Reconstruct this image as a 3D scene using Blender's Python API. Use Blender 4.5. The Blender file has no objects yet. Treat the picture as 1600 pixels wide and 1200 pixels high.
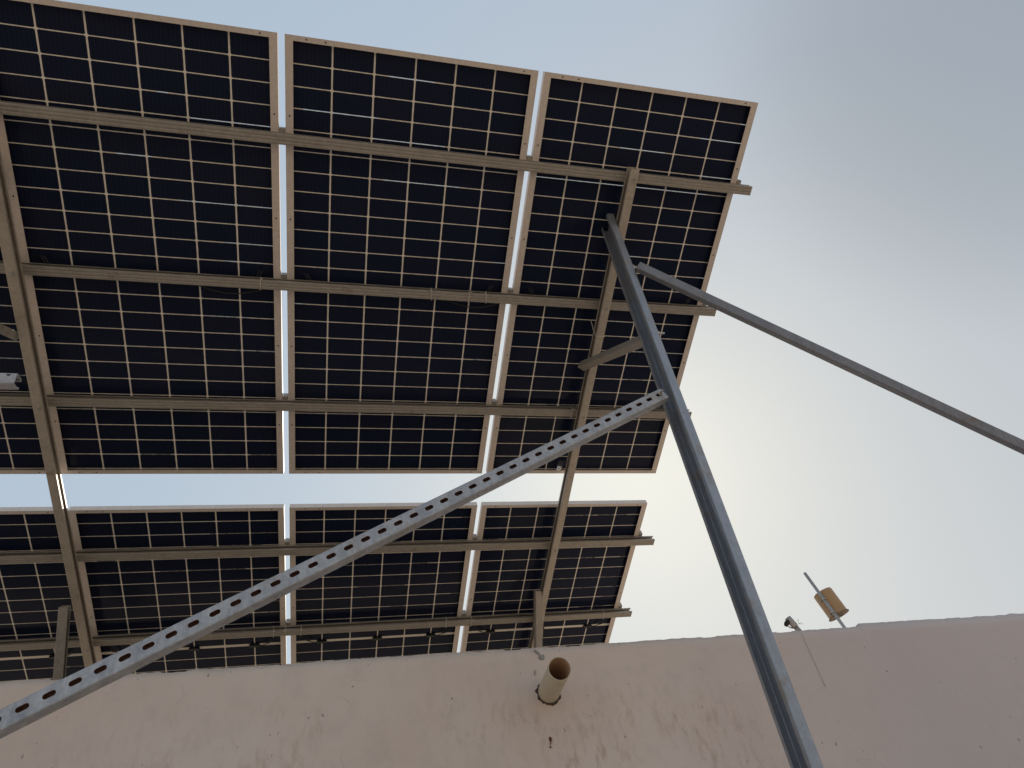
import bpy, bmesh, math, random
from mathutils import Vector, Matrix, noise
random.seed(7)
S = bpy.context.scene
COL = S.collection
R = math.radians

# ------------------------------------------------------------------ camera
M = [[0.97060916, 0.03033567, 0.2387417],
     [-0.19099395, 0.70065585, 0.68746105],
     [-0.14642118, -0.71285421, 0.6858569]]          # columns: image right, image down, view direction
cam_d = bpy.data.cameras.new('camera')
cam = bpy.data.objects.new('camera', cam_d); COL.objects.link(cam)
cam_d.sensor_fit = 'HORIZONTAL'; cam_d.sensor_width = 36.0; cam_d.lens = 23.938
cam_d.clip_start = 0.05; cam_d.clip_end = 2000
mw = Matrix.Identity(4)
for i in range(3):
    mw[i][0] = M[i][0]; mw[i][1] = -M[i][1]; mw[i][2] = -M[i][2]
mw[2][3] = 1.5
cam.matrix_world = mw
S.camera = cam

# ------------------------------------------------------------------ light
SUN_EL, SUN_AZ = 35.0, 29.5                           # azimuth measured from +Y towards +X
w = bpy.data.worlds.new('World'); S.world = w; w.use_nodes = True
nt = w.node_tree; nt.nodes.clear()
wo = nt.nodes.new('ShaderNodeOutputWorld'); bg = nt.nodes.new('ShaderNodeBackground')
sky = nt.nodes.new('ShaderNodeTexSky'); sky.sky_type = 'NISHITA'; sky.sun_disc = False
sky.sun_elevation = R(SUN_EL); sky.sun_rotation = R(SUN_AZ)
sky.altitude = 0; sky.air_density = 1.0; sky.dust_density = 3.0; sky.ozone_density = 1.0
bg.inputs['Strength'].default_value = 0.10
# thick summer haze: the sky's range is compressed and a pale veil lies over all of it
gm = nt.nodes.new('ShaderNodeGamma'); gm.inputs['Gamma'].default_value = 0.5
mu = nt.nodes.new('ShaderNodeVectorMath'); mu.operation = 'MULTIPLY'; mu.inputs[1].default_value = (0.81, 0.755, 0.52)
ad = nt.nodes.new('ShaderNodeVectorMath'); ad.operation = 'ADD'
nt.links.new(sky.outputs[0], gm.inputs['Color']); nt.links.new(gm.outputs[0], mu.inputs[0]); nt.links.new(mu.outputs[0], ad.inputs[0])
# the veil is thinner and greyer towards the upper right
tc = nt.nodes.new('ShaderNodeTexCoord')
dt = nt.nodes.new('ShaderNodeVectorMath'); dt.operation = 'DOT_PRODUCT'; dt.inputs[1].default_value = (0.70, 0.14, 0.70)
mr = nt.nodes.new('ShaderNodeMapRange'); mr.interpolation_type = 'SMOOTHSTEP'
for k, v in zip((1, 2, 3, 4), (0.935, 1.003, 0.0, 1.0)): mr.inputs[k].default_value = v
sx = nt.nodes.new('ShaderNodeSeparateXYZ'); mx = nt.nodes.new('ShaderNodeMapRange')
for k, v in zip((1, 2, 3, 4), (0.0, 0.75, 0.0, 1.0)): mx.inputs[k].default_value = v
va = nt.nodes.new('ShaderNodeMix'); va.data_type = 'RGBA'; va.inputs[6].default_value = (3.28, 4.2, 5.5, 1); va.inputs[7].default_value = (3.28, 3.8, 4.75, 1)
vb = nt.nodes.new('ShaderNodeMix'); vb.data_type = 'RGBA'; vb.inputs[7].default_value = (2.2, 2.68, 3.55, 1)
nt.links.new(tc.outputs['Generated'], dt.inputs[0]); nt.links.new(tc.outputs['Generated'], sx.inputs[0])
nt.links.new(dt.outputs['Value'], mr.inputs[0]); nt.links.new(sx.outputs[0], mx.inputs[0])
nt.links.new(mx.outputs[0], va.inputs[0]); nt.links.new(mr.outputs[0], vb.inputs[0]); nt.links.new(va.outputs[2], vb.inputs[6])
nt.links.new(vb.outputs[2], ad.inputs[1])
nt.links.new(ad.outputs[0], bg.inputs['Color']); nt.links.new(bg.outputs[0], wo.inputs['Surface'])
sd = bpy.data.lights.new('sun', 'SUN'); sd.energy = 4.0; sd.angle = R(0.6); sd.color = (1.0, 0.93, 0.82)
sun = bpy.data.objects.new('sun', sd); COL.objects.link(sun)
sv = Vector((math.sin(R(SUN_AZ))*math.cos(R(SUN_EL)), math.cos(R(SUN_AZ))*math.cos(R(SUN_EL)), math.sin(R(SUN_EL))))
sun.rotation_euler = sv.to_track_quat('Z', 'Y').to_euler()
S.view_settings.view_transform = 'Standard'; S.view_settings.look = 'None'
S.view_settings.exposure = 0.0; S.view_settings.gamma = 1.0
S.render.engine = 'CYCLES'
S.cycles.max_bounces = 8; S.cycles.diffuse_bounces = 5; S.cycles.transparent_max_bounces = 12

# ------------------------------------------------------------------ materials
class NT:
    def __init__(s, name):
        s.m = bpy.data.materials.new(name); s.m.use_nodes = True
        s.t = s.m.node_tree; s.p = s.t.nodes['Principled BSDF']; s.out = s.t.nodes['Material Output']
    def n(s, kind, **kw):
        x = s.t.nodes.new(kind)
        for k, v in kw.items(): setattr(x, k, v)
        return x
    def l(s, a, b): s.t.links.new(a, b)
    def val(s, sock, v):
        if hasattr(v, 'default_value'): s.l(v, sock)
        else: sock.default_value = v
    def math(s, op, a, b=0.0, c=None):
        x = s.n('ShaderNodeMath', operation=op)
        s.val(x.inputs[0], a); s.val(x.inputs[1], b)
        if c is not None: s.val(x.inputs[2], c)
        return x.outputs[0]
    def coord(s, which='Object'):
        return s.n('ShaderNodeTexCoord').outputs[which]
    def mapping(s, vec, scale=(1,1,1), loc=(0,0,0)):
        x = s.n('ShaderNodeMapping'); s.l(vec, x.inputs['Vector'])
        x.inputs['Scale'].default_value = scale; x.inputs['Location'].default_value = loc
        return x.outputs[0]
    def noise(s, vec, scale, detail=4, rough=0.6):
        x = s.n('ShaderNodeTexNoise'); s.l(vec, x.inputs['Vector'])
        x.inputs['Scale'].default_value = scale; x.inputs['Detail'].default_value = detail
        x.inputs['Roughness'].default_value = rough
        return x.outputs['Fac']
    def ramp(s, fac, stops):
        x = s.n('ShaderNodeValToRGB'); s.l(fac, x.inputs[0]); e = x.color_ramp.elements
        while len(e) < len(stops): e.new(0.5)
        for i, (p, c) in enumerate(stops):
            e[i].position = p; e[i].color = (c, c, c, 1) if isinstance(c, (int, float)) else (*c, 1)
        return x.outputs[0]
    def mix(s, fac, a, b, blend='MIX'):
        x = s.n('ShaderNodeMix', data_type='RGBA', blend_type=blend)
        s.val(x.inputs[0], fac)
        for sock, v in ((x.inputs[6], a), (x.inputs[7], b)):
            if isinstance(v, tuple): sock.default_value = (*v, 1)
            else: s.l(v, sock)
        return x.outputs[2]
    def bump(s, h, strength, dist=0.01):
        x = s.n('ShaderNodeBump'); x.inputs['Strength'].default_value = strength
        x.inputs['Distance'].default_value = dist; s.l(h, x.inputs['Height'])
        s.l(x.outputs[0], s.p.inputs['Normal'])

def metal_mat(name, c1, c2, metallic, rough, rust=0.0, rust_col=(0.16, 0.075, 0.04), scale=1.0, bump=0.15):
    a = NT(name); v = a.coord('Object')
    n1 = a.noise(v, 18*scale, 6, 0.65); n2 = a.noise(v, 90*scale, 3, 0.6)
    st = a.noise(a.mapping(v, (60*scale, 60*scale, 3*scale)), 1.0, 4, 0.6)
    f = a.math('ADD', a.math('MULTIPLY', n1, 0.6), a.math('MULTIPLY', n2, 0.4))
    col = a.mix(a.ramp(f, [(0.36, 0.0), (0.64, 1.0)]), c1, c2)
    col = a.mix(a.math('MULTIPLY', a.ramp(st, [(0.45, 0.0), (0.75, 1.0)]), 0.35), col, tuple(x*0.62 for x in c1))
    if rust > 0:
        r1 = a.noise(v, 7*scale, 8, 0.75)
        rf = a.ramp(r1, [(0.60 - 0.12*rust, 0.0), (0.72 - 0.08*rust, 1.0)])
        col = a.mix(a.math('MULTIPLY', rf, 0.75), col, rust_col)
        a.l(a.math('SUBTRACT', metallic, a.math('MULTIPLY', rf, metallic*0.9)), a.p.inputs['Metallic'])
    else:
        a.p.inputs['Metallic'].default_value = metallic
    a.l(col, a.p.inputs['Base Color'])
    a.l(a.math('ADD', rough - 0.1, a.math('MULTIPLY', n1, 0.25)), a.p.inputs['Roughness'])
    a.bump(f, bump, 0.002)
    return a.m

MAT = {}
MAT['steel'] = metal_mat('galvanised_steel', (0.31, 0.275, 0.235), (0.39, 0.35, 0.30), 0.35, 0.5, 0.15)
MAT['rafter'] = metal_mat('dusty_galvanised_steel', (0.42, 0.365, 0.30), (0.52, 0.455, 0.375), 0.30, 0.5, 0.2)
MAT['post'] = metal_mat('weathered_post_steel', (0.295, 0.31, 0.34), (0.385, 0.40, 0.43), 0.58, 0.40, 0.6, (0.25, 0.195, 0.15))
MAT['brace'] = metal_mat('dull_brace_steel', (0.19, 0.19, 0.205), (0.26, 0.26, 0.28), 0.45, 0.5, 0.3, (0.16, 0.11, 0.08))
MAT['slotted'] = metal_mat('mottled_zinc', (0.30, 0.305, 0.325), (0.50, 0.50, 0.51), 0.25, 0.55, 0.35, (0.30, 0.25, 0.21))
MAT['rust'] = metal_mat('rusty_inside', (0.26, 0.13, 0.095), (0.38, 0.20, 0.15), 0.0, 0.8)
MAT['bolt'] = metal_mat('bolt_zinc', (0.45, 0.42, 0.38), (0.6, 0.57, 0.52), 0.6, 0.4, 0.4)
MAT['chrome'] = metal_mat('bright_cap_metal', (0.8, 0.8, 0.8), (0.85, 0.85, 0.85), 0.9, 0.22)
MAT['alu'] = metal_mat('anodised_aluminium', (0.64, 0.555, 0.49), (0.72, 0.63, 0.56), 0.20, 0.5, bump=0.04)
def plain(name, col, rough=0.6, metallic=0.0, var=0.25, scale=30):
    a = NT(name); n = a.noise(a.coord('Object'), scale, 5, 0.65)
    a.l(a.mix(n, tuple(c*(1-var) for c in col), tuple(min(1, c*(1+var)) for c in col)), a.p.inputs['Base Color'])
    a.p.inputs['Roughness'].default_value = rough; a.p.inputs['Metallic'].default_value = metallic
    return a.m
MAT['black'] = plain('black_plastic', (0.012, 0.012, 0.013), 0.5)
MAT['hole'] = plain('dark_hole', (0.02, 0.016, 0.013), 0.9)
MAT['tie'] = plain('pale_plastic_tie', (0.6, 0.55, 0.47), 0.5)
MAT['pvc'] = plain('aged_cream_pvc', (0.60, 0.52, 0.37), 0.45, 0, 0.12, 14)
MAT['pvc_in'] = plain('stained_pipe_inside', (0.50, 0.33, 0.21), 0.7, 0, 0.2, 20)
MAT['mortar'] = plain('dark_mortar', (0.085, 0.06, 0.048), 0.95, 0, 0.5, 60)
MAT['cement'] = plain('grey_cement', (0.33, 0.29, 0.265), 0.95, 0, 0.3, 50)
MAT['amber'] = plain('amber_plastic', (0.36, 0.215, 0.095), 0.45, 0, 0.15, 20)
MAT['pole'] = plain('grey_pole', (0.34, 0.32, 0.30), 0.5, 0.3, 0.2, 40)
MAT['rustmark'] = plain('rust_mark', (0.14, 0.05, 0.02), 0.9, 0, 0.5, 80)
MAT['cord'] = plain('wall_cable_grey', (0.55, 0.465, 0.42), 0.8)
MAT['amber_dark'] = plain('brown_plastic', (0.16, 0.10, 0.055), 0.6)

# panel dimensions
PW, PH = 1.134, 2.278
GU, GV = 0.0303, 0.2427
TAU = R(18.0)
PITCH_U, PITCH_V, MIDGAP = 0.1838, 0.0926, 0.016
def cell_mat():
    a = NT('solar_cells')
    sp = a.n('ShaderNodeSeparateXYZ'); a.l(a.coord('Object'), sp.inputs[0])
    u, v = sp.outputs[0], sp.outputs[1]
    rnd = a.n('ShaderNodeObjectInfo').outputs['Random']
    uu = a.math('DIVIDE', a.math('SUBTRACT', u, PW/2 - 3*PITCH_U), PITCH_U)
    below = a.math('GREATER_THAN', v, PH/2)
    vv = a.math('SUBTRACT', v, a.math('MULTIPLY', below, MIDGAP))
    vv = a.math('DIVIDE', a.math('SUBTRACT', vv, PH/2 - MIDGAP/2 - 12*PITCH_V), PITCH_V)
    fu = a.math('ABSOLUTE', a.math('SUBTRACT', a.math('FRACT', a.math('ADD', uu, 0.5)), 0.5))
    fv = a.math('ABSOLUTE', a.math('SUBTRACT', a.math('FRACT', a.math('ADD', vv, 0.5)), 0.5))
    du = a.math('MULTIPLY', fu, PITCH_U); dv = a.math('MULTIPLY', fv, PITCH_V)     # distance to nearest line (m)
    wob = a.noise(a.coord('Object'), 40, 2, 0.5)
    wd = a.math('MULTIPLY', a.math('SUBTRACT', wob, 0.5), 0.0018)
    lu = a.math('LESS_THAN', a.math('ADD', du, wd), 0.0036)
    lv = a.math('LESS_THAN', a.math('ADD', dv, wd), 0.0022)
    lm = a.math('LESS_THAN', a.math('ABSOLUTE', a.math('SUBTRACT', v, PH/2)), MIDGAP/2 + 0.0012)
    ch = a.math('LESS_THAN', a.math('ADD', du, dv), 0.0105)                       # clipped cell corners
    line = a.math('MAXIMUM', a.math('MAXIMUM', lu, lv), a.math('MAXIMUM', lm, ch))
    # cell tint, one value per cell
    cx = a.n('ShaderNodeCombineXYZ')
    a.l(a.math('FLOOR', uu), cx.inputs[0]); a.l(a.math('FLOOR', vv), cx.inputs[1]); a.l(a.math('MULTIPLY', rnd, 91.0), cx.inputs[2])
    wn = a.n('ShaderNodeTexWhiteNoise'); a.l(cx.outputs[0], wn.inputs['Vector'])
    big = a.noise(a.coord('Object'), 2.3, 3, 0.5)
    tint = a.math('ADD', a.math('MULTIPLY', wn.outputs['Value'], 0.45), a.math('MULTIPLY', big, 0.55))
    ccol = a.mix(tint, (0.0050, 0.0130, 0.0310), (0.0150, 0.0155, 0.0370))
    # fine fingers along the cell
    fing = a.math('ABSOLUTE', a.math('SUBTRACT', a.math('FRACT', a.math('MULTIPLY', uu, 10.0)), 0.5))
    fing = a.math('LESS_THAN', fing, 0.045)
    ccol = a.mix(a.math('MULTIPLY', fing, 0.22), ccol, (0.055, 0.055, 0.065))
    a.l(ccol, a.p.inputs['Base Color'])
    dust = a.noise(a.coord('Object'), 9, 6, 0.7)
    a.l(a.math('ADD', 0.07, a.math('MULTIPLY', dust, 0.16)), a.p.inputs['Roughness'])
    a.p.inputs['IOR'].default_value = 1.22
    # printed white grid between the cells, translucent, with bare glass showing in places
    gl = a.n('ShaderNodeBsdfDiffuse'); gl.inputs['Color'].default_value = (0.82, 0.75, 0.66, 1)
    tr = a.n('ShaderNodeBsdfTranslucent'); tr.inputs['Color'].default_value = (0.75, 0.70, 0.62, 1)
    m1 = a.n('ShaderNodeMixShader'); m1.inputs[0].default_value = 0.10
    a.l(gl.outputs[0], m1.inputs[1]); a.l(tr.outputs[0], m1.inputs[2])
    tp = a.n('ShaderNodeBsdfTransparent'); tp.inputs['Color'].default_value = (0.92, 0.94, 0.94, 1)
    c2 = a.n('ShaderNodeCombineXYZ'); a.l(a.math('MULTIPLY', uu, 0.35), c2.inputs[0]); a.l(a.math('FLOOR', a.math('ADD', vv, 0.5)), c2.inputs[1])
    a.l(a.math('MULTIPLY', rnd, 37.0), c2.inputs[2])
    cn = a.n('ShaderNodeTexNoise'); a.l(c2.outputs[0], cn.inputs['Vector']); cn.inputs['Scale'].default_value = 0.9; cn.inputs['Detail'].default_value = 1.0
    bare = a.math('MULTIPLY', a.math('GREATER_THAN', a.math('ADD', cn.outputs['Fac'], a.math('SUBTRACT', a.math('MULTIPLY', u, 0.13), a.math('MULTIPLY', v, 0.05))), 0.66), a.math('LESS_THAN', dv, 0.0016))
    bare = a.math('MULTIPLY', bare, a.math('SUBTRACT', 1.0, a.math('MAXIMUM', lu, lm)))
    m2 = a.n('ShaderNodeMixShader'); a.l(a.math('MULTIPLY', bare, 0.8), m2.inputs[0]); a.l(m1.outputs[0], m2.inputs[1]); a.l(tp.outputs[0], m2.inputs[2])
    m3 = a.n('ShaderNodeMixShader'); a.l(line, m3.inputs[0]); a.l(a.p.outputs[0], m3.inputs[1]); a.l(m2.outputs[0], m3.inputs[2])
    # the glass over everything
    gs = a.n('ShaderNodeBsdfGlossy'); gs.inputs['Roughness'].default_value = 0.09
    fr = a.n('ShaderNodeFresnel'); fr.inputs['IOR'].default_value = 1.42
    m4 = a.n('ShaderNodeMixShader'); a.l(a.math('MULTIPLY', a.math('MULTIPLY', fr.outputs[0], line), 0.5), m4.inputs[0])
    a.l(m3.outputs[0], m4.inputs[1]); a.l(gs.outputs[0], m4.inputs[2])
    a.l(m4.outputs[0], a.out.inputs['Surface'])
    return a.m
MAT['cells'] = cell_mat()

def plaster_mat():
    a = NT('painted_plaster'); g = a.coord('Object')
    n1 = a.noise(g, 1.1, 5, 0.6); n2 = a.noise(g, 9, 6, 0.65); n3 = a.noise(g, 120, 3, 0.6)
    col = a.mix(a.ramp(n1, [(0.35, 0.0), (0.65, 1.0)]), (0.70, 0.555, 0.465), (0.76, 0.635, 0.545))
    col = a.mix(a.math('MULTIPLY', a.ramp(n2, [(0.5, 0.0), (0.75, 1.0)]), 0.30), col, (0.50, 0.42, 0.36))
    # short dark run marks and scuffs, denser low down on the left
    sx = a.n('ShaderNodeSeparateXYZ'); a.l(g, sx.inputs[0])
    st = a.noise(a.mapping(g, (24, 1, 9)), 1.0, 5, 0.7)
    reg = a.noise(a.mapping(g, (1.0, 1, 1.6), (3.1, 0, 0.4)), 1.6, 2, 0.5)
    low = a.ramp(a.math('SUBTRACT', 2.78, sx.outputs[2]), [(0.12, 0.0), (0.40, 1.0)])
    low = a.math('MULTIPLY', low, a.ramp(a.math('DIVIDE', a.math('ADD', sx.outputs[0], 2.0), 6.0), [(0.15, 0.25), (0.30, 1.0), (0.58, 1.0), (0.68, 0.12)]))
    right_shade = a.ramp(a.math('DIVIDE', a.math('ADD', sx.outputs[0], 2.0), 6.0), [(0.55, 0.0), (0.80, 1.0)])   # right end: weaker ground bounce painted into the colour, darker and greyer
    col = a.mix(a.math('MULTIPLY', right_shade, 0.85), col, (0.58, 0.485, 0.45))
    m = a.math('MULTIPLY', a.ramp(st, [(0.50, 0.0), (0.68, 1.0)]), a.math('MULTIPLY', a.ramp(reg, [(0.42, 0.0), (0.58, 1.0)]), low))
    col = a.mix(a.math('MULTIPLY', m, 0.72), col, (0.37, 0.235, 0.155))
    sp = a.noise(a.mapping(g, (1, 1, 0.7), (9, 0, 2)), 34, 2, 0.5)
    col = a.mix(a.math('MULTIPLY', a.ramp(sp, [(0.715, 0.0), (0.74, 1.0)]), 0.7), col, (0.25, 0.20, 0.17))
    # hairline cracks
    vo = a.n('ShaderNodeTexVoronoi', feature='DISTANCE_TO_EDGE')
    wv = a.n('ShaderNodeVectorMath', operation='ADD'); a.l(g, wv.inputs[0])
    nz = a.n('ShaderNodeTexNoise'); a.l(g, nz.inputs['Vector']); nz.inputs['Scale'].default_value = 5; nz.inputs['Detail'].default_value = 5
    sc = a.n('ShaderNodeVectorMath', operation='SCALE'); a.l(nz.outputs['Color'], sc.inputs[0]); sc.inputs['Scale'].default_value = 0.28
    a.l(sc.outputs[0], wv.inputs[1]); a.l(wv.outputs[0], vo.inputs['Vector']); vo.inputs['Scale'].default_value = 1.5
    ck = a.math('MULTIPLY', a.math('LESS_THAN', vo.outputs['Distance'], 0.0028), a.ramp(a.noise(g, 2.0, 2), [(0.52, 0.0), (0.60, 1.0)]))
    col = a.mix(a.math('MULTIPLY', ck, 0.4), col, (0.30, 0.25, 0.22))
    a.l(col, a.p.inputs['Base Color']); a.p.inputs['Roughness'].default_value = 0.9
    h = a.math('ADD', a.math('MULTIPLY', n2, 0.7), a.math('MULTIPLY', n3, 0.3))
    a.bump(h, 0.35, 0.012)
    return a.m
MAT['plaster'] = plaster_mat()
def ground_mat(name, c1, c2):
    a = NT(name); g = a.coord('Object')
    n1 = a.noise(g, 0.35, 6, 0.6); n2 = a.noise(g, 6, 6, 0.7)
    col = a.mix(a.math('ADD', a.math('MULTIPLY', n1, 0.6), a.math('MULTIPLY', n2, 0.4)), c1, c2)
    a.l(col, a.p.inputs['Base Color']); a.p.inputs['Roughness'].default_value = 0.92
    a.bump(n2, 0.3, 0.01)
    return a.m
MAT['ground'] = ground_mat('pale_cement_floor', (0.42, 0.32, 0.235), (0.53, 0.42, 0.315))
MAT['roof'] = ground_mat('pale_roof_floor', (0.33, 0.27, 0.21), (0.42, 0.35, 0.28))

# ------------------------------------------------------------------ helpers
def link(name, bm, mats, parent=None, smooth=False, label=None):
    me = bpy.data.meshes.new(name); bm.to_mesh(me); bm.free()
    for m in (mats if isinstance(mats, (list, tuple)) else [mats]): me.materials.append(MAT[m])
    if smooth:
        for p in me.polygons: p.use_smooth = True
    o = bpy.data.objects.new(name, me); COL.objects.link(o)
    if parent: o.parent = parent
    if label: o['label'] = label
    return o
def tag(o, label=None, cat=None, group=None, kind=None):
    for k, v in (('label', label), ('category', cat), ('group', group), ('kind', kind)):
        if v: o[k] = v
    return o
def empty(name, loc=(0, 0, 0), rot=(0, 0, 0)):
    o = bpy.data.objects.new(name, None); COL.objects.link(o); o.location = loc; o.rotation_euler = rot
    o.empty_display_size = 0.1
    return o
def copy_tree(o, parent=None):
    c = o.copy(); COL.objects.link(c)
    if parent: c.parent = parent
    for ch in list(o.children): copy_tree(ch, c)
    return c
def box(bm, lo, hi, mi=0):
    vs = [bm.verts.new((x, y, z)) for z in (lo[2], hi[2]) for y in (lo[1], hi[1]) for x in (lo[0], hi[0])]
    for f in ((0,2,3,1), (4,5,7,6), (0,1,5,4), (2,6,7,3), (0,4,6,2), (1,3,7,5)):
        bm.faces.new([vs[i] for i in f]).material_index = mi
def tube(bm, pts, r, seg=8, cap=True, mi=0):
    pts = [Vector(p) for p in pts]; rings = []
    n0 = None
    for i, p in enumerate(pts):
        d = (pts[min(i+1, len(pts)-1)] - pts[max(i-1, 0)]).normalized()
        if n0 is None: n0 = d.orthogonal().normalized()
        n0 = (n0 - d*n0.dot(d)).normalized(); b = d.cross(n0)
        rr = r[i] if isinstance(r, (list, tuple)) else r
        rings.append([bm.verts.new(p + (n0*math.cos(2*math.pi*k/seg) + b*math.sin(2*math.pi*k/seg))*rr) for k in range(seg)])
    for a, b in zip(rings, rings[1:]):
        for k in range(seg): bm.faces.new((a[k], a[(k+1) % seg], b[(k+1) % seg], b[k])).material_index = mi
    if cap:
        bm.faces.new(rings[0][::-1]).material_index = mi; bm.faces.new(rings[-1]).material_index = mi
def round_path(pts, r, n=3):
    """round the inner corners of an open 2-D path"""
    out = [Vector(pts[0])]
    for a, b, c in zip(pts, pts[1:], pts[2:]):
        a, b, c = Vector(a), Vector(b), Vector(c)
        d1 = (a-b).normalized(); d2 = (c-b).normalized()
        rr = min(r, (a-b).length*0.45, (c-b).length*0.45)
        p, q = b + d1*rr, b + d2*rr
        for k in range(n+1):
            t = k/n; out.append(p*(1-t)**2 + b*2*t*(1-t) + q*t*t)
    out.append(Vector(pts[-1])); return out
def offset_profile(path, t):
    """closed outline of a strip of thickness t to the left of an open path"""
    inner = []
    for i, p in enumerate(path):
        d1 = (path[i]-path[i-1]).normalized() if i > 0 else None
        d2 = (path[i+1]-path[i]).normalized() if i < len(path)-1 else None
        if d1 is None: d1 = d2
        if d2 is None: d2 = d1
        n1 = Vector((-d1.y, d1.x)); n2 = Vector((-d2.y, d2.x)); nn = (n1+n2)
        nn = nn/max(0.5, nn.length_squared/2) if nn.length > 0 else n1
        inner.append(p + nn*t)
    return path, inner
def extrude_strip(bm, path, t, p0, p1, e1, e2, cuts=6):
    """sweep an open strip profile (2-D path, thickness t) from p0 to p1"""
    p0, p1 = Vector(p0), Vector(p1); outer, inner = offset_profile(path, t)
    ro, ri = [], []
    for k in range(cuts+1):
        c = p0.lerp(p1, k/cuts)
        ro.append([bm.verts.new(c + e1*q.x + e2*q.y) for q in outer]); ri.append([bm.verts.new(c + e1*q.x + e2*q.y) for q in inner])
    n = len(path)
    for k in range(cuts):
        for i in range(n-1):
            bm.faces.new((ro[k][i], ro[k][i+1], ro[k+1][i+1], ro[k+1][i]))
            bm.faces.new((ri[k][i+1], ri[k][i], ri[k+1][i], ri[k+1][i+1]))
        bm.faces.new((ri[k][0], ro[k][0], ro[k+1][0], ri[k+1][0])); bm.faces.new((ro[k][-1], ri[k][-1], ri[k+1][-1], ro[k+1][-1]))
    for k, flip in ((0, False), (cuts, True)):
        for i in range(n-1):
            f = (ro[k][i], ri[k][i], ri[k][i+1], ro[k][i+1])
            bm.faces.new(f[::-1] if flip else f)
def channel_bm(p0, p1, e1, depth, width, lip, t=0.0028, r=0.006, ribs=0):
    """lipped C channel; e1 = direction the open side faces; depth along e1, width across"""
    p0, p1 = Vector(p0), Vector(p1); a = (p1-p0).normalized(); e1 = Vector(e1); e1 = (e1 - a*e1.dot(a)).normalized(); e2 = a.cross(e1)
    h = width/2; d = depth/2
    path = [(d, h-lip), (d, h), (-d, h), (-d, -h), (d, -h), (d, -h+lip)]
    if ribs:                                           # rolled grooves along the two flanges
        def fl(x0, x1, y, sg):
            q = []
            for k in range(ribs):
                c = x0 + (x1-x0)*(k+1)/(ribs+1); w_ = 0.0035*(1 if x1 > x0 else -1)
                q += [(c-w_, y), (c-w_*0.4, y-sg*0.0022), (c+w_*0.4, y-sg*0.0022), (c+w_, y)]
            return q
        path = [(d, h-lip), (d, h)] + fl(d, -d, h, 1) + [(-d, h), (-d, -h)] + fl(-d, d, -h, -1) + [(d, -h), (d, -h+lip)]
    bm = bmesh.new(); extrude_strip(bm, round_path(path, r), t, p0, p1, e1, e2)
    bmesh.ops.recalc_face_normals(bm, faces=bm.faces)
    return bm
def hexbolt(bm, c, d, r=0.009, L=0.03):
    """hex head with a washer and a threaded end along d"""
    c, d = Vector(c), Vector(d).normalized(); q = d.to_track_quat('Z', 'Y')
    def pr(seg, r0, z0, z1):
        lo = [bm.verts.new(c + q @ Vector((r0*math.cos(2*math.pi*k/seg), r0*math.sin(2*math.pi*k/seg), z0))) for k in range(seg)]
        hi = [bm.verts.new(c + q @ Vector((r0*math.cos(2*math.pi*k/seg), r0*math.sin(2*math.pi*k/seg), z1))) for k in range(seg)]
        for k in range(seg): bm.faces.new((lo[k], lo[(k+1) % seg], hi[(k+1) % seg], hi[k]))
        bm.faces.new(lo[::-1]); bm.faces.new(hi)
    pr(16, r*1.45, 0, 0.0025); pr(6, r, 0.0027, 0.0105); pr(10, r*0.52, 0.0107, 0.0107+L)

# slope frame: x along the row, y down the slope, z above the panels
O = Vector((-0.2949, 1.1416, 4.7168))
EU, EV, EN = Vector((1, 0, 0)), Vector((0, math.cos(TAU), -math.sin(TAU))), Vector((0, math.sin(TAU), math.cos(TAU)))
def sl(u, v, n): return O + EU*u + EV*v + EN*n

# ------------------------------------------------------------------ setting
bm = bmesh.new(); g = 400
vs = [bm.verts.new((x, y, 0)) for x, y in ((-g, -g), (g, -g), (g, g), (-g, g))]; bm.faces.new(vs)
tag(link('ground', bm, 'ground'), kind='structure')
bm = bmesh.new(); box(bm, (-9, 3.19, 0.004), (10, 13, 2.45))
tag(link('roof_terrace', bm, 'roof'), kind='structure')

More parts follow.
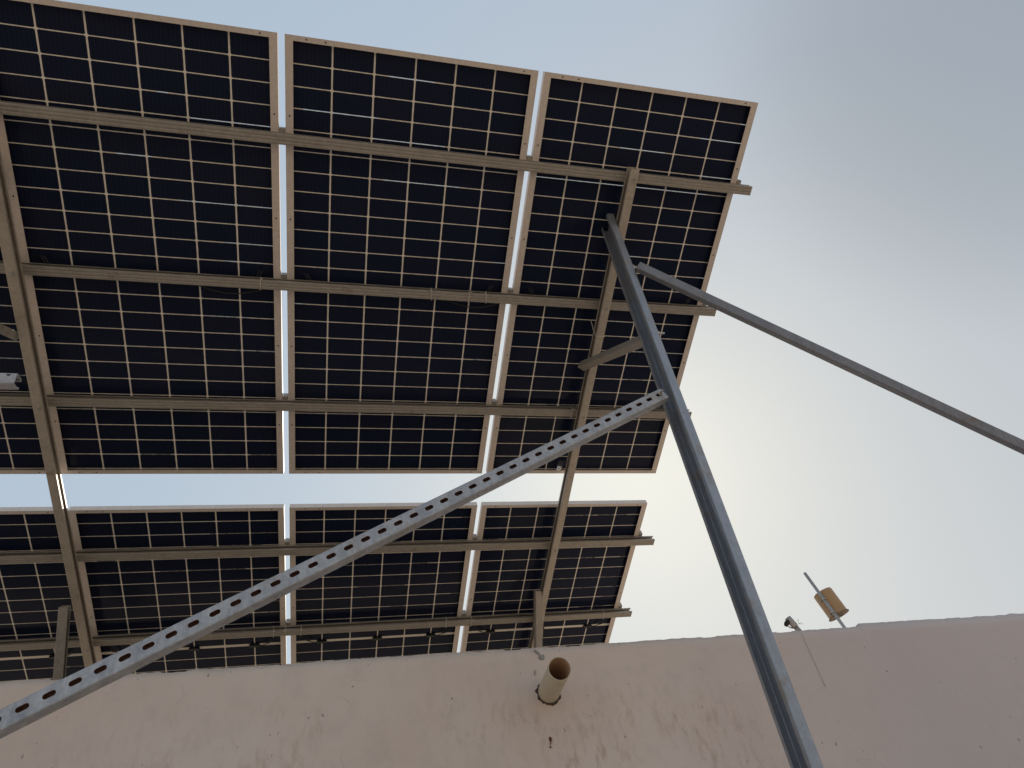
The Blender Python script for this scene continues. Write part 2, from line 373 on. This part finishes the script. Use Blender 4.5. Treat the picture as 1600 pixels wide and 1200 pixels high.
def make_wall():
    xs = []; x = -9.0
    while x < 10.0:
        xs.append(x); x += 0.011 if -2.2 < x < 4.8 else 0.12
    xs.append(10.0)
    def top(x):
        z = 2.778 + 0.003*noise.noise((x*1.3, 0, 0)) + 0.0025*noise.noise((x*5.5, 1, 0)) + 0.003*noise.noise((x*21, 2, 0)) + 0.002*noise.noise((x*47, 6, 0))
        c = noise.noise((x*7.0, 7, 0))
        if c < -0.34: z -= 0.004
        if x > 2.66: z += 0.016
        if x > 3.45: z += 0.006*noise.noise((x*14, 4, 0))
        return z
    zs = [0.004, 0.8, 1.5, 1.9] + [2.0 + 0.03*i for i in range(25)]
    bm = bmesh.new(); front = []; 
    for x in xs:
        zt = top(x); colv = []
        for z in zs + [2.745, None]:
            zz = zt if z is None else min(z, zt-0.012)
            y = 3.0 + 0.0035*noise.noise((x*1.7, zz*1.7, 3)) + 0.0012*noise.noise((x*8, zz*8, 5))
            if z is None: y += 0.006 + 0.005*noise.noise((x*17, 9, 0))
            colv.append(bm.verts.new((x, y, zz)))
        tb = zt + 0.008*noise.noise((x*11, 12, 0))
        colv.append(bm.verts.new((x, 3.08 + 0.01*noise.noise((x*9, 3, 2)), zt - 0.006 + 0.004*noise.noise((x*15, 5, 1)))))
        colv.append(bm.verts.new((x, 3.178, tb - 0.008))); colv.append(bm.verts.new((x, 3.186, 0.004)))
        front.append(colv)
    for a, b in zip(front, front[1:]):
        for i in range(len(a)-1):
            bm.faces.new((a[i], b[i], b[i+1], a[i+1]))
    bm.faces.new(front[0]); bm.faces.new(front[-1][::-1])
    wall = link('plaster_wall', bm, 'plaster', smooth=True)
    tag(wall, 'off-white plastered wall with a chipped uneven top edge across the bottom', 'wall')
    def blob(name, cx, cz, rx, rz, mat, seed, y=2.9995, th=0.006, rot=0.0):
        bm = bmesh.new(); n = 26; rim = []; top_ = []
        for k in range(n):
            t = 2*math.pi*k/n; s = 1 + 0.55*noise.noise((math.cos(t)*1.7, math.sin(t)*1.7, seed))+0.25*noise.noise((math.cos(t)*5, math.sin(t)*5, seed))
            dx, dz = rx*s*math.cos(t), rz*s*math.sin(t)
            dx, dz = dx*math.cos(rot) - dz*math.sin(rot), dx*math.sin(rot) + dz*math.cos(rot)
            rim.append(bm.verts.new((cx+dx, y+0.006, cz+dz))); top_.append(bm.verts.new((cx+dx*0.75, y-th, cz+dz*0.75)))
        for k in range(n): bm.faces.new((rim[k], rim[(k+1) % n], top_[(k+1) % n], top_[k]))
        bm.faces.new(top_)
        bmesh.ops.recalc_face_normals(bm, faces=bm.faces)
        return link(name, bm, mat, wall)
    blob('cement_patch', 0.916, 2.728, 0.016, 0.013, 'cement', 1.0, 2.996, 0.002)
    blob('cement_patch', 0.897, 2.752, 0.006, 0.020, 'cement', 4.0, 2.996, 0.002, 0.7)
    blob('cement_patch', 0.872, 2.662, 0.003, 0.012, 'cement', 6.0, 2.996, 0.002, -0.2)
    blob('rust_stain', 0.890, 2.379, 0.0065, 0.010, 'rustmark', 2.0, 2.996, 0.004)
    blob('rust_stain', 0.888, 2.364, 0.0026, 0.006, 'rustmark', 3.0, 2.996, 0.003, -0.5)
    blob('rust_stain', 0.884, 2.349, 0.0036, 0.0045, 'rustmark', 5.0, 2.996, 0.003, 0.6)
    return wall
wall = make_wall()

# ------------------------------------------------------------------ solar panels
def make_panel():
    root = empty('solar_panel', sl(0, 0, 0), (-TAU, 0, 0))
    bm = bmesh.new(); D = 0.035; fl, fs, t = 0.034, 0.022, 0.002
    # outer walls
    box(bm, (0, 0, 0), (t, PH, D)); box(bm, (PW-t, 0, 0), (PW, PH, D))
    box(bm, (t, 0, 0), (PW-t, t, D)); box(bm, (t, PH-t, 0), (PW-t, PH, D))
    # bottom flanges, mitre-like butt joints
    box(bm, (t, t, 0.0004), (fl, PH-t, t)); box(bm, (PW-fl, t, 0.0004), (PW-t, PH-t, t))
    box(bm, (fl, t, 0.0004), (PW-fl, fs, t)); box(bm, (fl, PH-fs, 0.0004), (PW-fl, PH-t, t))
    # ledge that holds the glass
    box(bm, (t, t, 0.022), (0.012, PH-t, 0.0245)); box(bm, (PW-0.012, t, 0.022), (PW-t, PH-t, 0.0245))
    box(bm, (0.012, t, 0.022), (PW-0.012, 0.012, 0.0245)); box(bm, (0.012, PH-0.012, 0.022), (PW-0.012, PH-t, 0.0245))
    # drain and mounting holes seen as dark dots on the flanges
    for x in (0.018, PW-0.018):
        for y in (0.33, 0.80, 1.47, 1.95):
            n = 10; r = 0.0033
            f = bm.faces.new([bm.verts.new((x + r*math.cos(2*math.pi*k/n), y + r*1.4*math.sin(2*math.pi*k/n), -0.0012)) for k in range(n)][::-1]); f.material_index = 1
    for y in (0.011, PH-0.011):
        for x in (0.09, 0.17, PW-0.07):
            n = 10; r = 0.0028
            f = bm.faces.new([bm.verts.new((x + r*1.5*math.cos(2*math.pi*k/n), y + r*math.sin(2*math.pi*k/n), -0.0012)) for k in range(n)][::-1]); f.material_index = 1
    link('frame', bm, ('alu', 'hole'), root)
    bm = bmesh.new(); box(bm, (0.0025, 0.0025, 0.0252), (PW-0.0025, PH-0.0025, 0.0308))
    link('cell_sheet', bm, 'cells', root)
    for i, x in enumerate((0.199, 0.567, 0.935)):
        bm = bmesh.new(); y = PH/2
        box(bm, (x-0.032, y-0.011, 0.010), (x+0.032, y+0.011, 0.0250))
        box(bm, (x-0.020, y-0.014, 0.0125), (x+0.020, y+0.014, 0.0250))
        bmesh.ops.bevel(bm, geom=list(bm.edges), offset=0.002, segments=2, affect='EDGES')
        jb = link('junction_box', bm, 'black', root)
        if i != 1:
            s = -1 if i == 0 else 1
            for q in (1, 2):
                bm = bmesh.new(); e = x - s*0.0
                tube(bm, [(x+s*0.03, y, 0.017), (x+s*0.05, y-0.004, 0.012), (x+s*(0.062+0.008*q), y-0.02, 0.004+0.002*q), (x+s*(0.075+0.012*q), y-0.045, -0.006),
                          (x+s*(0.088+0.014*q), y-0.075, -0.004+0.004*q)], 0.0028, 6)
                link('lead', bm, 'black', jb, True)
    return root
proto = make_panel()
panel_spots = [   # (column, row, label)
    (-1, 0, 'upper-row solar panel cut off by the left edge, mostly behind the left rafter'),
    (0, 0, 'upper-row solar panel directly to the right of the left rafter'),
    (1, 0, 'upper-row solar panel between two bright sky gaps, no post or rafter in front of it'),
    (2, 0, 'upper-row solar panel at the right end, crossed by the leaning steel post'),
    (-1, 1, 'lower-row solar panel cut off by the left edge beside the left rafter'),
    (0, 1, 'lower-row solar panel behind the slotted brace and right of the left rafter'),
    (1, 1, 'lower-row solar panel in the middle, its upper part crossed by the slotted brace'),
    (2, 1, 'lower-row solar panel at the right end, above the drain pipe')]
first = True
for c, r, lab in panel_spots:
    p = proto if first else copy_tree(proto); first = False
    p.location = sl((c-1)*(PW+GU), r*(PH+GV), 0)
    tag(p, lab, 'solar panel', 'solar panels on the sloping steel frame')

# ------------------------------------------------------------------ mounting frame
frame = empty('mounting_frame', (0, 3.0, 0))
frame.location = (0, 0, 0)
tag(frame, 'galvanised steel frame of rails, rafters, posts and braces carrying the solar panels', 'steel frame')
ND, RD = 0.045, 0.065
RAFT_U = (1.6685, -1.165)          # rafter centre lines
purl = [(0.428, 2.373, 'top rail under the upper panels'), (1.124, 2.370, None), (1.814, 2.403, None), (2.824, 2.404, None), (3.497, 2.391, 'lowest rail, nearest the wall, with pale plastic ties')]
ties = {1: (-0.12, 0.72, 0.92, 1.01), 4: (-0.10, -0.03, 0.07, 1.02, 1.20, 2.17), 2: (1.62,)}
for i, (v, ue, lab) in enumerate(purl):
    bm = channel_bm(sl(-3.2, v, -ND/2 - 0.0005), sl(ue, v, -ND/2 - 0.0005), -EV, 0.048, ND, 0.013, 0.0022, 0.004, 2)
    p = link('purlin', bm, 'steel', frame, label=lab)
    for k in (-1, 0, 1):       # mid clamps in the gaps between panels
        bm = bmesh.new(); uc = k*(PW+GU) + PW + GU/2 if k < 2 else 0
        uc = (k+1)*(PW+GU) - GU/2 - 0*PW
        a = [Vector((-0.0125, -0.03, 0.001)), Vector((0.0125, 0.03, 0.038))]
        lo, hi = a; vsx = []
        for z in (lo.z, hi.z):
            for y in (lo.y, hi.y):
                for x in (lo.x, hi.x): vsx.append(bm.verts.new(sl(uc+x, v-0.012+y, z)))
        for f in ((0,2,3,1), (4,5,7,6), (0,1,5,4), (2,6,7,3), (0,4,6,2), (1,3,7,5)): bm.faces.new([vsx[q] for q in f])
        link('clamp', bm, 'steel', p)
    for q, ut in enumerate(ties.get(i, ())):
        bm = bmesh.new(); h = 0.0265; k = 0.010*(1 if q % 2 else -1)
        pts = [sl(ut, v-h, 0.003-ND), sl(ut+k*0.3, v+h, -ND-0.003), sl(ut+k*0.5, v+h+0.001, -0.004), sl(ut+k*0.4, v-h, -0.003), sl(ut, v-h-0.001, -ND+0.004), sl(ut-0.004, v-h+0.004, -ND-0.003),
               sl(ut-k, v-h-0.012, -ND-0.012)]
        pts[0] = sl(ut, v-h, -ND-0.002)
        tube(bm, pts, 0.0019, 6); link('cable_tie', bm, 'tie', p, True)
for ru, face in ((RAFT_U[0], -1), (RAFT_U[1], 1)):
    bm = channel_bm(sl(ru, 0.375, -ND-RD/2-0.002), sl(ru, 4.4, -ND-RD/2-0.002), EU*face, 0.045, RD, 0.016, 0.0028, 0.005)
    rf = link('rafter', bm, 'rafter', frame)
    for v, _, _ in purl:
        bm = bmesh.new()
        for s in (-1,):
            hexbolt(bm, sl(ru+0.006, v-0.008, -ND-RD-0.002), -EN, 0.007, 0.004)
        link('bolt', bm, 'bolt', rf)

# front posts: open lipped channels standing against the rafters' left side, slightly raked
def post_line(x):                                     # centre line of the 110 x 39 channel
    s = lambda z: 2.0193 + -0.06872*(z-1.9504) - 0.055
    return Vector((x, s(0.0), 0.0)), Vector((x, s(4.52), 4.52))
PX = -0.2949 + RAFT_U[0] - 0.0225 - 0.0205 - 0.0015
b, t_ = post_line(PX)
post = link('post', channel_bm(b, t_, (-1, 0, 0), 0.039, 0.110, 0.020, 0.003, 0.008), 'post', frame, label='weathered grey open channel post leaning across the right end')
LX = -0.2949 + RAFT_U[1] - 0.0225 - 0.0205 - 0.0015
b2, t2 = post_line(LX)
lpost = link('post', channel_bm(b2, t2, (-1, 0, 0), 0.039, 0.110, 0.020, 0.003, 0.008), 'post', frame)
# rear legs splay back down on to the upper terrace
for x, y0, z0 in ((PX, 4.165, 3.665), (LX, 4.03, 3.625)):
    d = Vector((0, 0.78, -1.0)); p0 = Vector((x, y0, z0)); p1 = p0 + d*((z0-2.452))
    link('rear_leg', channel_bm(p0, p1, (1, 0, 0), 0.048, 0.055, 0.013), 'steel', frame)
# knee braces from the post back up to the rafter
for x, xr in ((PX, -0.2949+RAFT_U[0]), (LX, -0.2949+RAFT_U[1])):
    p0 = Vector((x+0.03, 1.775, 3.625)); p1 = Vector((x-0.012, 2.53, 4.185))
    if x < 0: p0.z += 0.04; p1.z += 0.02; p1.y -= 0.04
    foot_k = p0.lerp(p1, 0.185)                        # butts against the post's rear flange
    kb = link('knee_brace', channel_bm(foot_k, p1, (0.2, 0.6, 1.0), 0.04, 0.045, 0.010, 0.0025, 0.004), 'steel', frame)
    bm = bmesh.new(); hexbolt(bm, Vector((x + 0.0195, 1.812, p0.z + 0.035)), (1, 0, 0), 0.009, 0.028); link('bolt', bm, 'bolt', kb)
# long brace from the post top out to the right
p0 = Vector((PX+0.028, 1.745, 4.066)); p1 = Vector((2.62, 1.648, 2.883)); d = (p1-p0)
p1 = p0 + d*((p0.z-0.002)/-d.z)
lb = link('long_brace', channel_bm(p0, p1, (0.3, 1.0, 0.4), 0.037, 0.041, 0.010, 0.0025, 0.005), 'brace', frame, label='long grey brace running out to the right against the sky')
bm = bmesh.new(); hexbolt(bm, Vector((PX + 0.0195, 1.776, p0.z + 0.036)), (1, -0.1, 0), 0.011, 0.045); link('bolt', bm, 'bolt', lb)

# slotted brace: hollow section with a row of long slots on the near face
def slotted_brace(p0, p1):
    p0, p1 = Vector(p0), Vector(p1); a = (p1-p0); L = a.length; a.normalize()
    fy = Vector((0, -1, 0)); fy = (fy - a*fy.dot(a)).normalized(); fz = a.cross(fy).normalized()
    if fz.z < 0: fz = -fz
    H, D, t = 0.054, 0.038, 0.0028
    bm = bmesh.new()
    def P(s, y, z): return p0 + a*s + fy*y + fz*z
    n_s = int(L/0.0565); per = L/n_s; sl_, sw = 0.0150, 0.0074
    K = 24
    for i in range(n_s):
        c = per*(i+0.5); inn, out = [], []
        for k in range(K):
            th = 2*math.pi*(k+0.5)/K; cx, cz = math.cos(th), math.sin(th)
            hx = (sl_-sw)*(1 if cx > 0 else -1); inn.append((hx + sw*cx, sw*cz + 0.002))
            sc = min((per/2)/max(1e-6, abs(cx)), (H/2-0.004)/max(1e-6, abs(cz))); out.append((cx*sc, cz*sc))
        # corner points of the outer rectangle
        def ring(y, pts): return [bm.verts.new(P(c+q[0], y, q[1])) for q in pts]
        of, nf = ring(D/2, out), ring(D/2, inn); ob, nb = ring(D/2-t, out), ring(D/2-t, inn)
        for k in range(K):
            j = (k+1) % K
            bm.faces.new((of[k], of[j], nf[j], nf[k])); f = bm.faces.new((nf[k], nf[j], nb[j], nb[k])); f.material_index = 1
            f = bm.faces.new((ob[j], ob[k], nb[k], nb[j])); f.material_index = 1
        # fill the four corners left by the radial projection
        for sx in (-1, 1):
            for sz in (-1, 1):
                q = sorted(range(K), key=lambda k: (out[k][0]-sx*per/2)**2 + (out[k][1]-sz*(H/2-0.004))**2)[:2]
                v = bm.verts.new(P(c+sx*per/2, D/2, sz*(H/2-0.004)))
                bm.faces.new((of[q[0]], of[q[1]], v))
    # the rest of the hollow section with rounded edges
    h, d = H/2, D/2; e = 0.004
    path = [(d, h-e), (d-0.0012, h-0.0012), (d-e, h), (-d, h), (-d, -h), (d-e, -h), (d-0.0012, -h+0.0012), (d, -h+e)]
    # a shallow rolled groove on the underside
    path = [Vector(q) for q in path[:4]] + [Vector((-d, -h)), Vector((-0.004, -h)), Vector((-0.002, -h+0.002)), Vector((0.003, -h+0.002)), Vector((0.005, -h))] + [Vector(q) for q in path[5:]]
    nseg = 60; rows = []
    for k in range(nseg+1):
        s = L*k/nseg; rows.append([bm.verts.new(P(s, q.x, q.y)) for q in path])
    for A, B in zip(rows, rows[1:]):
        for i in range(len(path)-1): bm.faces.new((A[i], A[i+1], B[i+1], B[i]))
    irow = []
    for k in (0, 1):
        irow.append([bm.verts.new(P(L*k, y, z)) for y, z in ((d-t, h-t), (-d+t, h-t), (-d+t, -h+t), (d-t, -h+t))])
    for i in range(3): bm.faces.new((irow[0][i], irow[1][i], irow[1][i+1], irow[0][i+1])).material_index = 1
    for k in (0, 1):
        bm.faces.new([irow[k][j] for j in (0, 1, 2, 3)]).material_index = 1
    bmesh.ops.recalc_face_normals(bm, faces=bm.faces)
    return bm
A = Vector((1.275, 1.845, 3.300)); B = Vector((-0.790, 1.935, 2.216)); 
L0 = A + (B-A)*1.33
sb = link('slotted_brace', slotted_brace(L0, A), ('slotted', 'rust'), frame, label='pale zinc brace with a row of long slots crossing from lower left to the post')
bm = bmesh.new(); hexbolt(bm, A + Vector((-0.02, -0.02, -0.008)), (0, -1, 0), 0.008, 0.01); link('bolt', bm, 'bolt', sb)
# short stub of a cross channel on the left post
st = link('stub_brace', channel_bm((LX, 1.83, 3.266), (-1.035, 1.83, 3.266), (0, 1, 0.2), 0.040, 0.042, 0.010), 'slotted', frame, label='short pale channel stub poking in from the left edge')
bm = bmesh.new(); tube(bm, [(-1.058, 1.8085, 3.277), (-1.058, 1.8075, 3.277)], 0.007, 12); link('bolt_hole', bm, 'hole', st)
# bright metal cap hanging on the rafter near the lower panel edge
bm = bmesh.new(); c0 = sl(1.602, 2.175, -0.062)
tube(bm, [c0, c0 + EV*0.004, c0 + EV*0.03, c0 + EV*0.034], [0.011, 0.017, 0.017, 0.010], 16)
link('metal_cap', bm, 'chrome', frame, True)
# wire tied round the right rafter and a loose wire hanging from the lowest rail
bm = bmesh.new(); ru = RAFT_U[0]; v0 = 1.28; q = -ND-RD-0.004
tube(bm, [sl(ru-0.040, v0-0.06, -0.02), sl(ru-0.026, v0-0.01, -ND-0.02), sl(ru-0.025, v0, q), sl(ru+0.025, v0, q), sl(ru+0.026, v0, -ND)], 0.0022, 6)
link('tie_wire', bm, 'tie', frame, True)
bm = bmesh.new()
tube(bm, [sl(1.715, 3.45, -0.05), sl(1.712, 3.50, -0.055), sl(1.720, 3.60, -0.075), sl(1.724, 3.72, -0.10), sl(1.715, 3.82, -0.13)], 0.0022, 6)
link('loose_wire', bm, 'tie', frame, True)

# dark cable bundle hanging just under the middle rail and along the lower rows
def cable(pts, r=0.003):
    bm = bmesh.new(); tube(bm, pts, r, 6); return bm
for i, (u0, u1, v, lab) in enumerate(((0.80, 1.10, 1.150, 'short black cable sagging under the middle rail near the right sky gap'), (-0.42, -0.10, 1.150, 'short black cable sagging under the middle rail beside the left sky gap'))):
    pts = [sl(u0 + (u1-u0)*k/8, v + 0.006 + 0.028*math.sin(math.pi*k/8), -0.012 - 0.018*math.sin(math.pi*k/8)) for k in range(9)]
    tag(link('cable', cable(pts, 0.0032), 'black', None, True), lab, 'cable')

# ------------------------------------------------------------------ drain pipe
pipe = empty('drain_pipe', (0.9184, 3.0, 2.571))
tag(pipe, 'short cream plastic drain pipe sticking out of the plastered wall', 'pipe')
def lathe(bm, prof, seg=48, mi=0):
    rings = [[bm.verts.new((r*math.cos(2*math.pi*k/seg), y, r*math.sin(2*math.pi*k/seg))) for k in range(seg)] for r, y in prof]
    for A, B in zip(rings, rings[1:]):
        for k in range(seg): bm.faces.new((A[k], A[(k+1) % seg], B[(k+1) % seg], B[k])).material_index = mi
bm = bmesh.new(); lathe(bm, [(0.0475, 0.03), (0.0475, -0.12), (0.0472, -0.2985), (0.0468, -0.300), (0.0452, -0.300)]); lathe(bm, [(0.0452, -0.300), (0.0445, -0.2985), (0.0445, 0.03)], mi=1)
bmesh.ops.recalc_face_normals(bm, faces=bm.faces)
t = link('tube', bm, ('pvc', 'pvc_in'), pipe, True); t.rotation_euler = (R(3.0), 0, R(-5))
bm = bmesh.new()
for k in range(40):
    th = 2*math.pi*k/40
    if math.sin(th) > 0.75: continue
    r0 = 0.046; r1 = 0.058 + 0.016*noise.noise((math.cos(th)*3, math.sin(th)*3, 1.0)); th2 = 2*math.pi*(k+1.02)/40
    r2 = 0.058 + 0.016*noise.noise((math.cos(th2)*3, math.sin(th2)*3, 1.0))
    P3 = lambda r, t, y: bm.verts.new((r*math.cos(t), y, r*math.sin(t)))
    a = [P3(r0, th, -0.012), P3(r0, th2, -0.012), P3(r2, th2, 0.004), P3(r1, th, 0.004)]
    bm.faces.new(a)
link('mortar_ring', bm, 'mortar', pipe)

# ------------------------------------------------------------------ things on the terrace behind the wall
def lamp_pole():
    top, foot = Vector((3.737, 4.50, 3.893)), Vector((3.853, 4.50, 3.417)); ax = (top-foot).normalized()
    f0 = top - ax*((top.z-2.452)/ax.z)
    root = empty('housing_pole', f0)
    tag(root, 'leaning grey pole carrying an amber cylinder housing, behind the wall', 'pole')
    def loc(p): return p - f0
    bm = bmesh.new(); tube(bm, [loc(f0), loc(top)], 0.0125, 14); link('pole', bm, 'pole', root, True)
    bm = bmesh.new(); tube(bm, [loc(f0) + Vector((0.035, 0.03, 0)), loc(top - ax*0.42) + Vector((0.030, 0.03, 0))], 0.009, 10); link('stay_rod', bm, 'pole', root, True)
    q = ax.to_track_quat('Z', 'Y'); side = Vector((1, 0, 0)); side = (side - ax*side.dot(ax)).normalized(); back = ax.cross(side)
    if back.y < 0: back = -back
    c = top - ax*0.175 + side*0.078 + back*0.052
    bm = bmesh.new(); r = 0.080
    def ring(z, rr, seg=40): return [bm.verts.new(loc(c - ax*z + side*rr*math.cos(2*math.pi*k/seg) + back*rr*math.sin(2*math.pi*k/seg))) for k in range(seg)]
    rs = [ring(0.0, r*0.93), ring(0.004, r*0.98), ring(0.014, r), ring(0.10, r), ring(0.205, r)]
    for A, B in zip(rs, rs[1:]):
        for k in range(40): bm.faces.new((A[k], A[(k+1) % 40], B[(k+1) % 40], B[k]))
    bm.faces.new(rs[0]); bm.faces.new(rs[-1][::-1]); bmesh.ops.recalc_face_normals(bm, faces=bm.faces)
    h = link('housing', bm, 'amber', root, False)
    bm = bmesh.new(); rs = [ring(0.206, r*1.12), ring(0.213, r*1.12)]
    for k in range(40): bm.faces.new((rs[0][k], rs[0][(k+1) % 40], rs[1][(k+1) % 40], rs[1][k]))
    bm.faces.new(rs[0]); bm.faces.new(rs[1][::-1]); bmesh.ops.recalc_face_normals(bm, faces=bm.faces)
    link('base_plate', bm, 'amber_dark', h)
    for z in (0.075, 0.19):
        bm = bmesh.new(); cc = top - ax*(0.17+z)
        tube(bm, [loc(cc - side*0.02 + ax*0.0), loc(cc - back*0.02), loc(cc + side*0.02), loc(cc + side*0.022 + back*0.03), loc(cc - side*0.02 + back*0.03)], 0.006, 6); link('clamp', bm, 'pole', root)
    bm = bmesh.new(); s0 = top - ax*0.36
    tube(bm, [loc(s0 + side*0.02), loc(s0 + side*0.05 - back*0.01 + ax*0.07), loc(s0 + side*0.095 - back*0.01 + ax*0.085), loc(s0 + side*0.11 + ax*0.04), loc(s0 + side*0.075 - ax*0.03), loc(s0 + side*0.05 - ax*0.045), loc(s0+side*0.03 - ax*0.03)], 0.003, 6)
    link('wire', bm, 'hole', root, True)
lamp_pole()
def clamp_pole():
    top, foot = Vector((2.7146, 3.60, 3.117)), Vector((2.7544, 3.60, 3.032)); ax = (top-foot).normalized(); f0 = foot - ax*((foot.z-2.452)/ax.z)
    root = empty('stub_pole', f0); L = lambda p: p - f0
    tag(root, 'short metal pole with a wired fitting peeping over the wall beside the post', 'pole')
    side = Vector((1, 0, 0)); side = (side - ax*side.dot(ax)).normalized()
    bm = bmesh.new(); tube(bm, [L(f0), L(foot + ax*0.03)], 0.0155, 14); link('pole', bm, 'pole', root, True)
    bm = bmesh.new(); tube(bm, [L(foot + ax*0.028), L(foot + ax*0.03), L(top - ax*0.004), L(top)], [0.018, 0.021, 0.021, 0.017], 16); hd = link('socket', bm, 'pole', root, True)
    bm = bmesh.new(); tube(bm, [L(top - ax*0.02 - side*0.012), L(top - ax*0.024 - side*0.036), L(top - ax*0.03 - side*0.05)], [0.014, 0.015, 0.012], 14); link('plug', bm, 'hole', hd, True)
    bm = bmesh.new(); tube(bm, [L(top - ax*0.03 - side*0.045), L(top - ax*0.055 - side*0.036), L(top - ax*0.068 - side*0.018)], 0.003, 6); link('wire', bm, 'hole', root, True)
    bm = bmesh.new(); b0 = foot + ax*0.022 + side*0.012
    for dx, dz in ((0.05, 0.012), (0.045, 0.03), (0.05, -0.008)):
        tube(bm, [L(b0), L(b0 + side*0.026 + ax*0.006), L(b0 + side*dx + ax*dz)], 0.0016, 5)
    link('wire', bm, 'pole', root)
clamp_pole()
bm = bmesh.new()
tube(bm, [(2.312, 3.16, 2.79), (2.306, 3.02, 2.792), (2.3026, 2.9965, 2.775), (2.301, 2.9965, 2.63), (2.2996, 2.9965, 2.49)], 0.0011, 6)
tag(link('wall_cable', bm, 'cord', None, True), 'thin grey cable running straight down the wall right of the post', 'cable')
